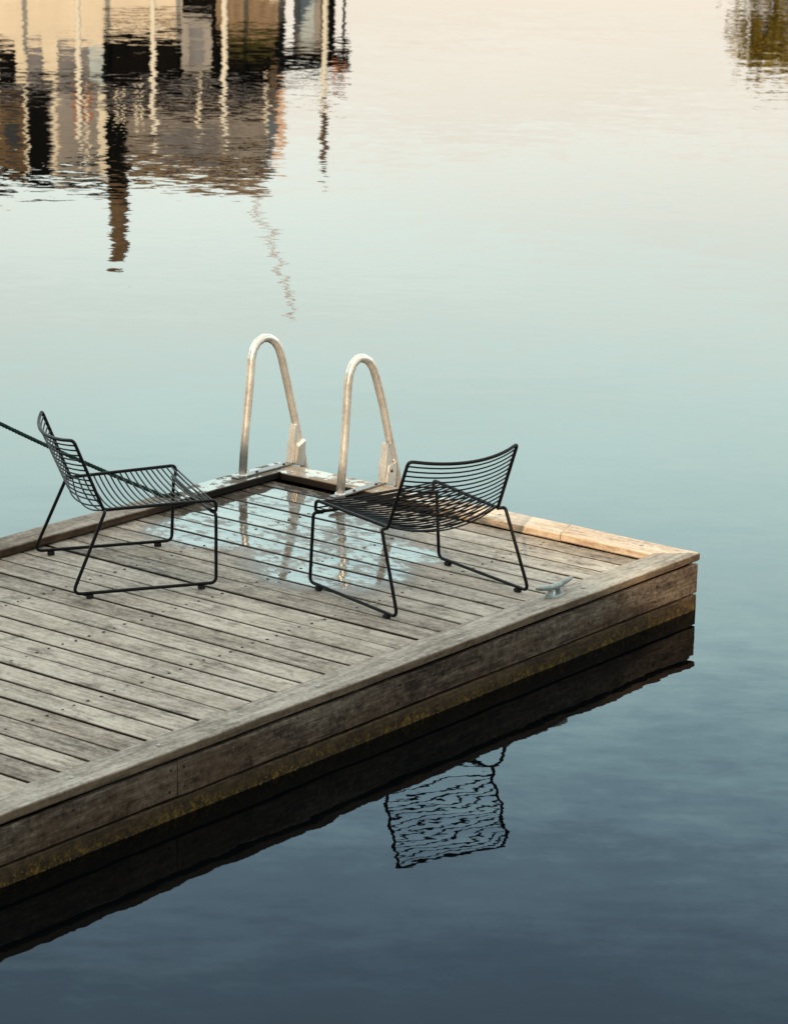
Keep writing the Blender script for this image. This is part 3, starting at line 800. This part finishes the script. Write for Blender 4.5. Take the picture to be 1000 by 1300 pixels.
# 5. sailing boats with tall masts moored in front
def sailboat(s, d, hmast, label, first=None, rz=0):
    if first is None:
        r = empty('sailing_boat')
        bm = bmesh.new(); n = 14; rings = []
        for i in range(n + 1):
            t = i / n; x = -2.8 + 5.6 * t
            bw = .95 * (math.sin(math.pi * min(1, .18 + t * .82)) ** .6) if t < 1 else .02
            sec = [(-bw, .62 + .18 * t), (-bw * .95, .25), (-bw * .45, -.2), (0, -.35 + .2 * t), (bw * .45, -.2), (bw * .95, .25), (bw, .62 + .18 * t)]
            rings.append([bm.verts.new((x, yy, zz)) for yy, zz in sec])
        for a, b in zip(rings, rings[1:]):
            for j in range(6): bm.faces.new((a[j], a[j + 1], b[j + 1], b[j]))
            bm.faces.new((a[6], a[0], b[0], b[6]))
        bm.faces.new(rings[0]); bmesh.ops.recalc_face_normals(bm, faces=bm.faces)
        link('hull', bm, m_hull, r, smooth=False)
        bm = bmesh.new(); box(bm, -1.2, 1.2, -.5, .5, .7, 1.1, .12); link('cabin', bm, m_hull, r)
        bm = bmesh.new(); tube(bm, [(.3, 0, .6), (.3, 0, 3), (.3, 0, 1.0 * hmast)], [.062, .06, .042], 10); link('mast', bm, m_steel, r)
        bm = bmesh.new(); tube(bm, [(.3, 0, 1.55), (-2.3, 0, 1.5)], .04, 8); link('boom', bm, m_steel, r)
    else: r = copy_tree(first); 
    r.location = far(s, d) - Vector((math.cos(RZ + rz) * .3, math.sin(RZ + rz) * .3, 0)); r.rotation_euler = (0, 0, RZ + rz)
    r.scale = (1, 1, 1 if first is None else hmast)
    tag(r, label, 'sailing boat', 'sailing boats moored before the houseboat'); return r
b1 = sailboat(-5.28, 62.5, 5.0, 'white sailing boat whose mast stands before the dark upper storey', rz=1.2)
b2 = sailboat(-3.78, 62.7, .985, 'white sailing boat whose mast stands right of the white framed window', b1, 1.35)
b3 = sailboat(-1.66, 63.2, 1.1, 'white sailing boat with the rightmost and tallest mast', b1, 1.15)
bm = bmesh.new(); tube(bm, [(.3, 0, 3.75), (.3, 0, 5.02)], [.072, .058], 10); link('masthead_cover', bm, m_rust, b3)
b4 = sailboat(-6.86, 62.4, 1.03, 'white sailing boat whose mast stands before the orange panel', b1, 1.25)
b5 = sailboat(-8.66, 62.6, .90, 'white sailing boat with the leftmost and shortest mast', b1, 1.3)

# 6. slender salmon crane jib leaning right
o6 = (-3.6, 84); k = 84 / 65.0
cr = fempty('harbour_crane', *o6); tag(cr, 'slender salmon lattice crane jib leaning right behind the grey house', 'crane')
bm = bmesh.new(); box(bm, -.25, .25, -.25, .25, 1.05, hh(5.6)); link('tower', bm, m_salmon, cr)
bm = bmesh.new()
j0 = Vector((-3.55 * k - o6[0], 0, hh(5.5))); j1 = Vector((-2.33 * k - o6[0], 0, hh(9.2)))
ax = (j1 - j0); sidev = Vector((0, 1, 0)); nv = ax.cross(sidev).normalized()
for a in (-.075, .075): tube(bm, [j0 + nv * a, j1 + nv * a * .4], .016, 6)
for i in range(16):
    s = i / 16; s2 = (i + 1) / 16; w0 = .075 * (1 - .6 * s) * (1 if i % 2 else -1)
    tube(bm, [j0 + ax * s + nv * w0, j0 + ax * s2 - nv * w0], .013, 5)
link('jib', bm, m_salmon, cr)

# ------------------------------------------------------------------ trees on the right of the far bank
m_bark = plain('tree_bark', (.09, .065, .045), .9, var=.4, scale=6)
def tree(s, d, h, cr, label, seed, rnd=3000, zc=.62, zr=.36):
    rg = random.Random(seed)
    r = empty('leafy_tree', far(s, d, 1.05), RZ)
    tag(r, label, 'tree', 'trees on the far bank')
    bm = bmesh.new(); tube(bm, [(0, 0, -.1), (.05, 0, h * .25), (.0, .1, h * .55), (.05, 0, h * .85)], [.28, .2, .13, .04], 9)
    for i in range(9):
        a = rg.uniform(0, 6.28); z = h * rg.uniform(.25, .7); L = cr * rg.uniform(.35, .6)
        tube(bm, [(0, 0, z), (math.cos(a) * L * .5, math.sin(a) * L * .5, z + L * .35), (math.cos(a) * L, math.sin(a) * L, z + L * .5)], [.09, .05, .02], 6)
    link('trunk', bm, m_bark, r)
    bm = bmesh.new()
    cl = []
    for i in range(34):
        th = rg.uniform(0, 6.28); u = rg.uniform(-.75, 1); rr = cr * (rg.random() ** .4) * .85
        w = math.sqrt(max(0, 1 - u * u * .8))
        cl.append((Vector((math.cos(th) * rr * w, math.sin(th) * rr * w, h * zc + u * h * zr)), rg.uniform(.25, .5) * cr * .75))
    for i in range(rnd):
        c, q = rg.choice(cl)
        p = c + Vector((rg.gauss(0, 1), rg.gauss(0, 1), rg.gauss(0, .8))) * q * .36
        s_ = rg.uniform(.08, .19)
        a = Vector((rg.gauss(0, 1), rg.gauss(0, 1), rg.gauss(0, 1))).normalized(); b = a.cross(Vector((rg.gauss(0, 1), rg.gauss(0, 1), rg.gauss(0, 1)))).normalized()
        vv = [bm.verts.new(p + a * s_), bm.verts.new(p + b * s_ * .6), bm.verts.new(p - a * s_), bm.verts.new(p - b * s_ * .6)]
        bm.faces.new(vv)
    link('crown', bm, m_leaf, r)
tree(12.3, 73, 5.6, 4.1, 'olive leafy tree mirrored at the right edge, nearest the open water', 11, 14000, .36, .52)
tree(16.0, 76, 7.5, 3.6, 'tall olive leafy tree just outside the right edge of the frame', 12, 4000)
tree(-18.5, 78, 7.0, 3.4, 'leafy tree left of the cottage on the far bank', 13, 3000)

# ------------------------------------------------------------------ unseen building added behind the photographer to shade most of the dock
SUN_EL, SUN_AZ = R(23), R(-60.0)          # travel azimuth of the light in world xy
d = Vector((math.cos(SUN_AZ) * math.cos(SUN_EL), math.sin(SUN_AZ) * math.cos(SUN_EL), -math.sin(SUN_EL)))
Q = Vector((.45, .49, .222)); T = 21.0
Etop = Q - d * (T / math.cos(SUN_EL))
edge = Vector((.963, -.27, 0)).normalized()
bh = empty('shade_building', (Etop.x, Etop.y, 0), math.atan2(edge.y, edge.x))
tag(bh, 'unseen long dark building added behind the camera to shade the dock', 'shade_building')
m_shed = plain('shade_building_boards', (.16, .12, .09), .8, var=.3, scale=2)
def hbox(n, m, x0, x1, y0, y1, z0, z1, par=bh):
    bm = bmesh.new(); box(bm, x0, x1, y0, y1, z0, z1); return link(n, bm, m, par)
hbox('wall', m_shed, -14, 22, .3, 8, .9, Etop.z - .25)
hbox('roof', m_brownr, -14.4, 22.4, 0, 8.4, Etop.z - .24, Etop.z)
for i in range(6):
    w = hbox('window', m_white, -11 + i * 5, -9.6 + i * 5, .22, .298, 3.0, 4.4); hbox('pane', m_glass, -10.9 + i * 5, -9.7 + i * 5, .19, .218, 3.1, 4.3, w)
hbox('door', m_greyd, 8.4, 10.4, .24, .297, .9, 3.4)
bm = bmesh.new(); box(bm, -60, 60, -3.0, 60, -.5, .88)
qq = link('unseen_quay', bm, m_earth); qq.location = (Etop.x, Etop.y, 0); qq.rotation_euler = (0, 0, math.atan2(edge.y, edge.x)); tag(qq, kind='structure')

# quay under the camera, unseen, added to cut sky light on the side boards
bm = bmesh.new(); box(bm, -40, -7.0, -12, 26, -.5, 2.2)
tag(link('unseen_quay', bm, m_earth), kind='structure')

# ------------------------------------------------------------------ light
sun = bpy.data.lights.new('sun', 'SUN'); sun.energy = 5.0; sun.angle = R(.53); sun.color = (1.0, .74, .47)
so = bpy.data.objects.new('sun', sun); col.objects.link(so)
so.rotation_euler = d.to_track_quat('-Z', 'Y').to_euler()

world = bpy.data.worlds.new('World'); scene.world = world
t = NT(world, True)
sky = t.n('ShaderNodeTexSky', sky_type='NISHITA'); sky.sun_disc = False
sky.sun_elevation = SUN_EL
sd = -d; sky.sun_rotation = math.atan2(sd.x, sd.y)
tc = t.n('ShaderNodeTexCoord'); sp = t.n('ShaderNodeSeparateXYZ'); t.l(tc.outputs['Generated'], sp.inputs[0])
z = sp.outputs[2]
# thin high haze: colour by elevation, softly broken into layers
hz = t.noise(t.vmul(tc.outputs['Generated'], (2.2, 2.2, 13)), 1.0, 4, .55)
hz2 = t.noise(t.vmul(tc.outputs['Generated'], (5, 5, 60)), 1.0, 3, .55)
zz = t.math('ADD', z, t.math('MULTIPLY', t.math('SUBTRACT', hz, .5), .085))
zz = t.math('ADD', zz, t.math('MULTIPLY', t.math('SUBTRACT', hz2, .5), .016))
K = 6.0
def cc(r, g, b): return (r / K, g / K, b / K)
hazec = t.ramp(zz, [(0.000, cc(1.508, 1.248, 0.936)), (0.087, cc(1.772, 1.576, 1.312)), (0.135, cc(2.245, 2.172, 1.903)), (0.165, cc(2.380, 2.570, 2.330)), (0.200, cc(2.518, 2.925, 2.670)), (0.245, cc(2.636, 3.524, 3.363)), (0.275, cc(2.486, 3.491, 3.491)), (0.320, cc(1.921, 2.926, 3.192)), (0.370, cc(1.288, 2.019, 2.488)), (0.420, cc(0.842, 1.309, 1.746)), (.56, cc(1.2, 1.17, 1.08)), (1.0, cc(1.45, 1.38, 1.22))])
bg1 = t.n('ShaderNodeBackground'); t.l(sky.outputs[0], bg1.inputs[0]); bg1.inputs[1].default_value = .05
# the glow is strongest over the open water, weaker behind the quay
gd = t.n('ShaderNodeVectorMath', operation='DOT_PRODUCT'); t.l(tc.outputs['Generated'], gd.inputs[0]); gd.inputs[1].default_value = (.61745, -.78660, 0)
gm = t.n('ShaderNodeMapRange', clamp=True, interpolation_type='SMOOTHSTEP'); t.l(gd.outputs['Value'], gm.inputs[0])
gm.inputs[1].default_value = -.5; gm.inputs[2].default_value = .75; gm.inputs[3].default_value = .42; gm.inputs[4].default_value = 1.0
hv = t.n('ShaderNodeVectorMath', operation='SCALE'); t.l(hazec, hv.inputs[0]); t.l(t.math('MAXIMUM', gm.outputs[0], t.math('MULTIPLY', z, 1.3)), hv.inputs['Scale'])
bg2 = t.n('ShaderNodeBackground'); t.l(hv.outputs[0], bg2.inputs[0]); bg2.inputs[1].default_value = K * 1.04
mx = t.n('ShaderNodeMixShader'); mx.inputs[0].default_value = .93; t.l(bg1.outputs[0], mx.inputs[1]); t.l(bg2.outputs[0], mx.inputs[2])
wo = t.n('ShaderNodeOutputWorld'); t.l(mx.outputs[0], wo.inputs[0])

# ------------------------------------------------------------------ camera
cd = bpy.data.cameras.new('camera'); co = bpy.data.objects.new('camera', cd); col.objects.link(co)
cd.sensor_fit = 'VERTICAL'; cd.sensor_height = 24; cd.lens = 24 * 3714.64 / 1300
cd.clip_start = .1; cd.clip_end = 6000
fw = Vector((.59633308, -.75962546, -.25953037)); rt = Vector((-.7835564, -.62107603, .01743367)); up = rt.cross(fw)
m = Matrix((rt, up, -fw)).transposed().to_4x4(); m.translation = CAM
co.matrix_world = m
cd.dof.use_dof = True; cd.dof.focus_distance = 13.2; cd.dof.aperture_fstop = 6.3
scene.camera = co
scene.view_settings.view_transform = 'Standard'; scene.view_settings.look = 'None'; scene.view_settings.exposure = 0
scene.cycles.max_bounces = 8; scene.cycles.glossy_bounces = 4; scene.cycles.use_denoising = True
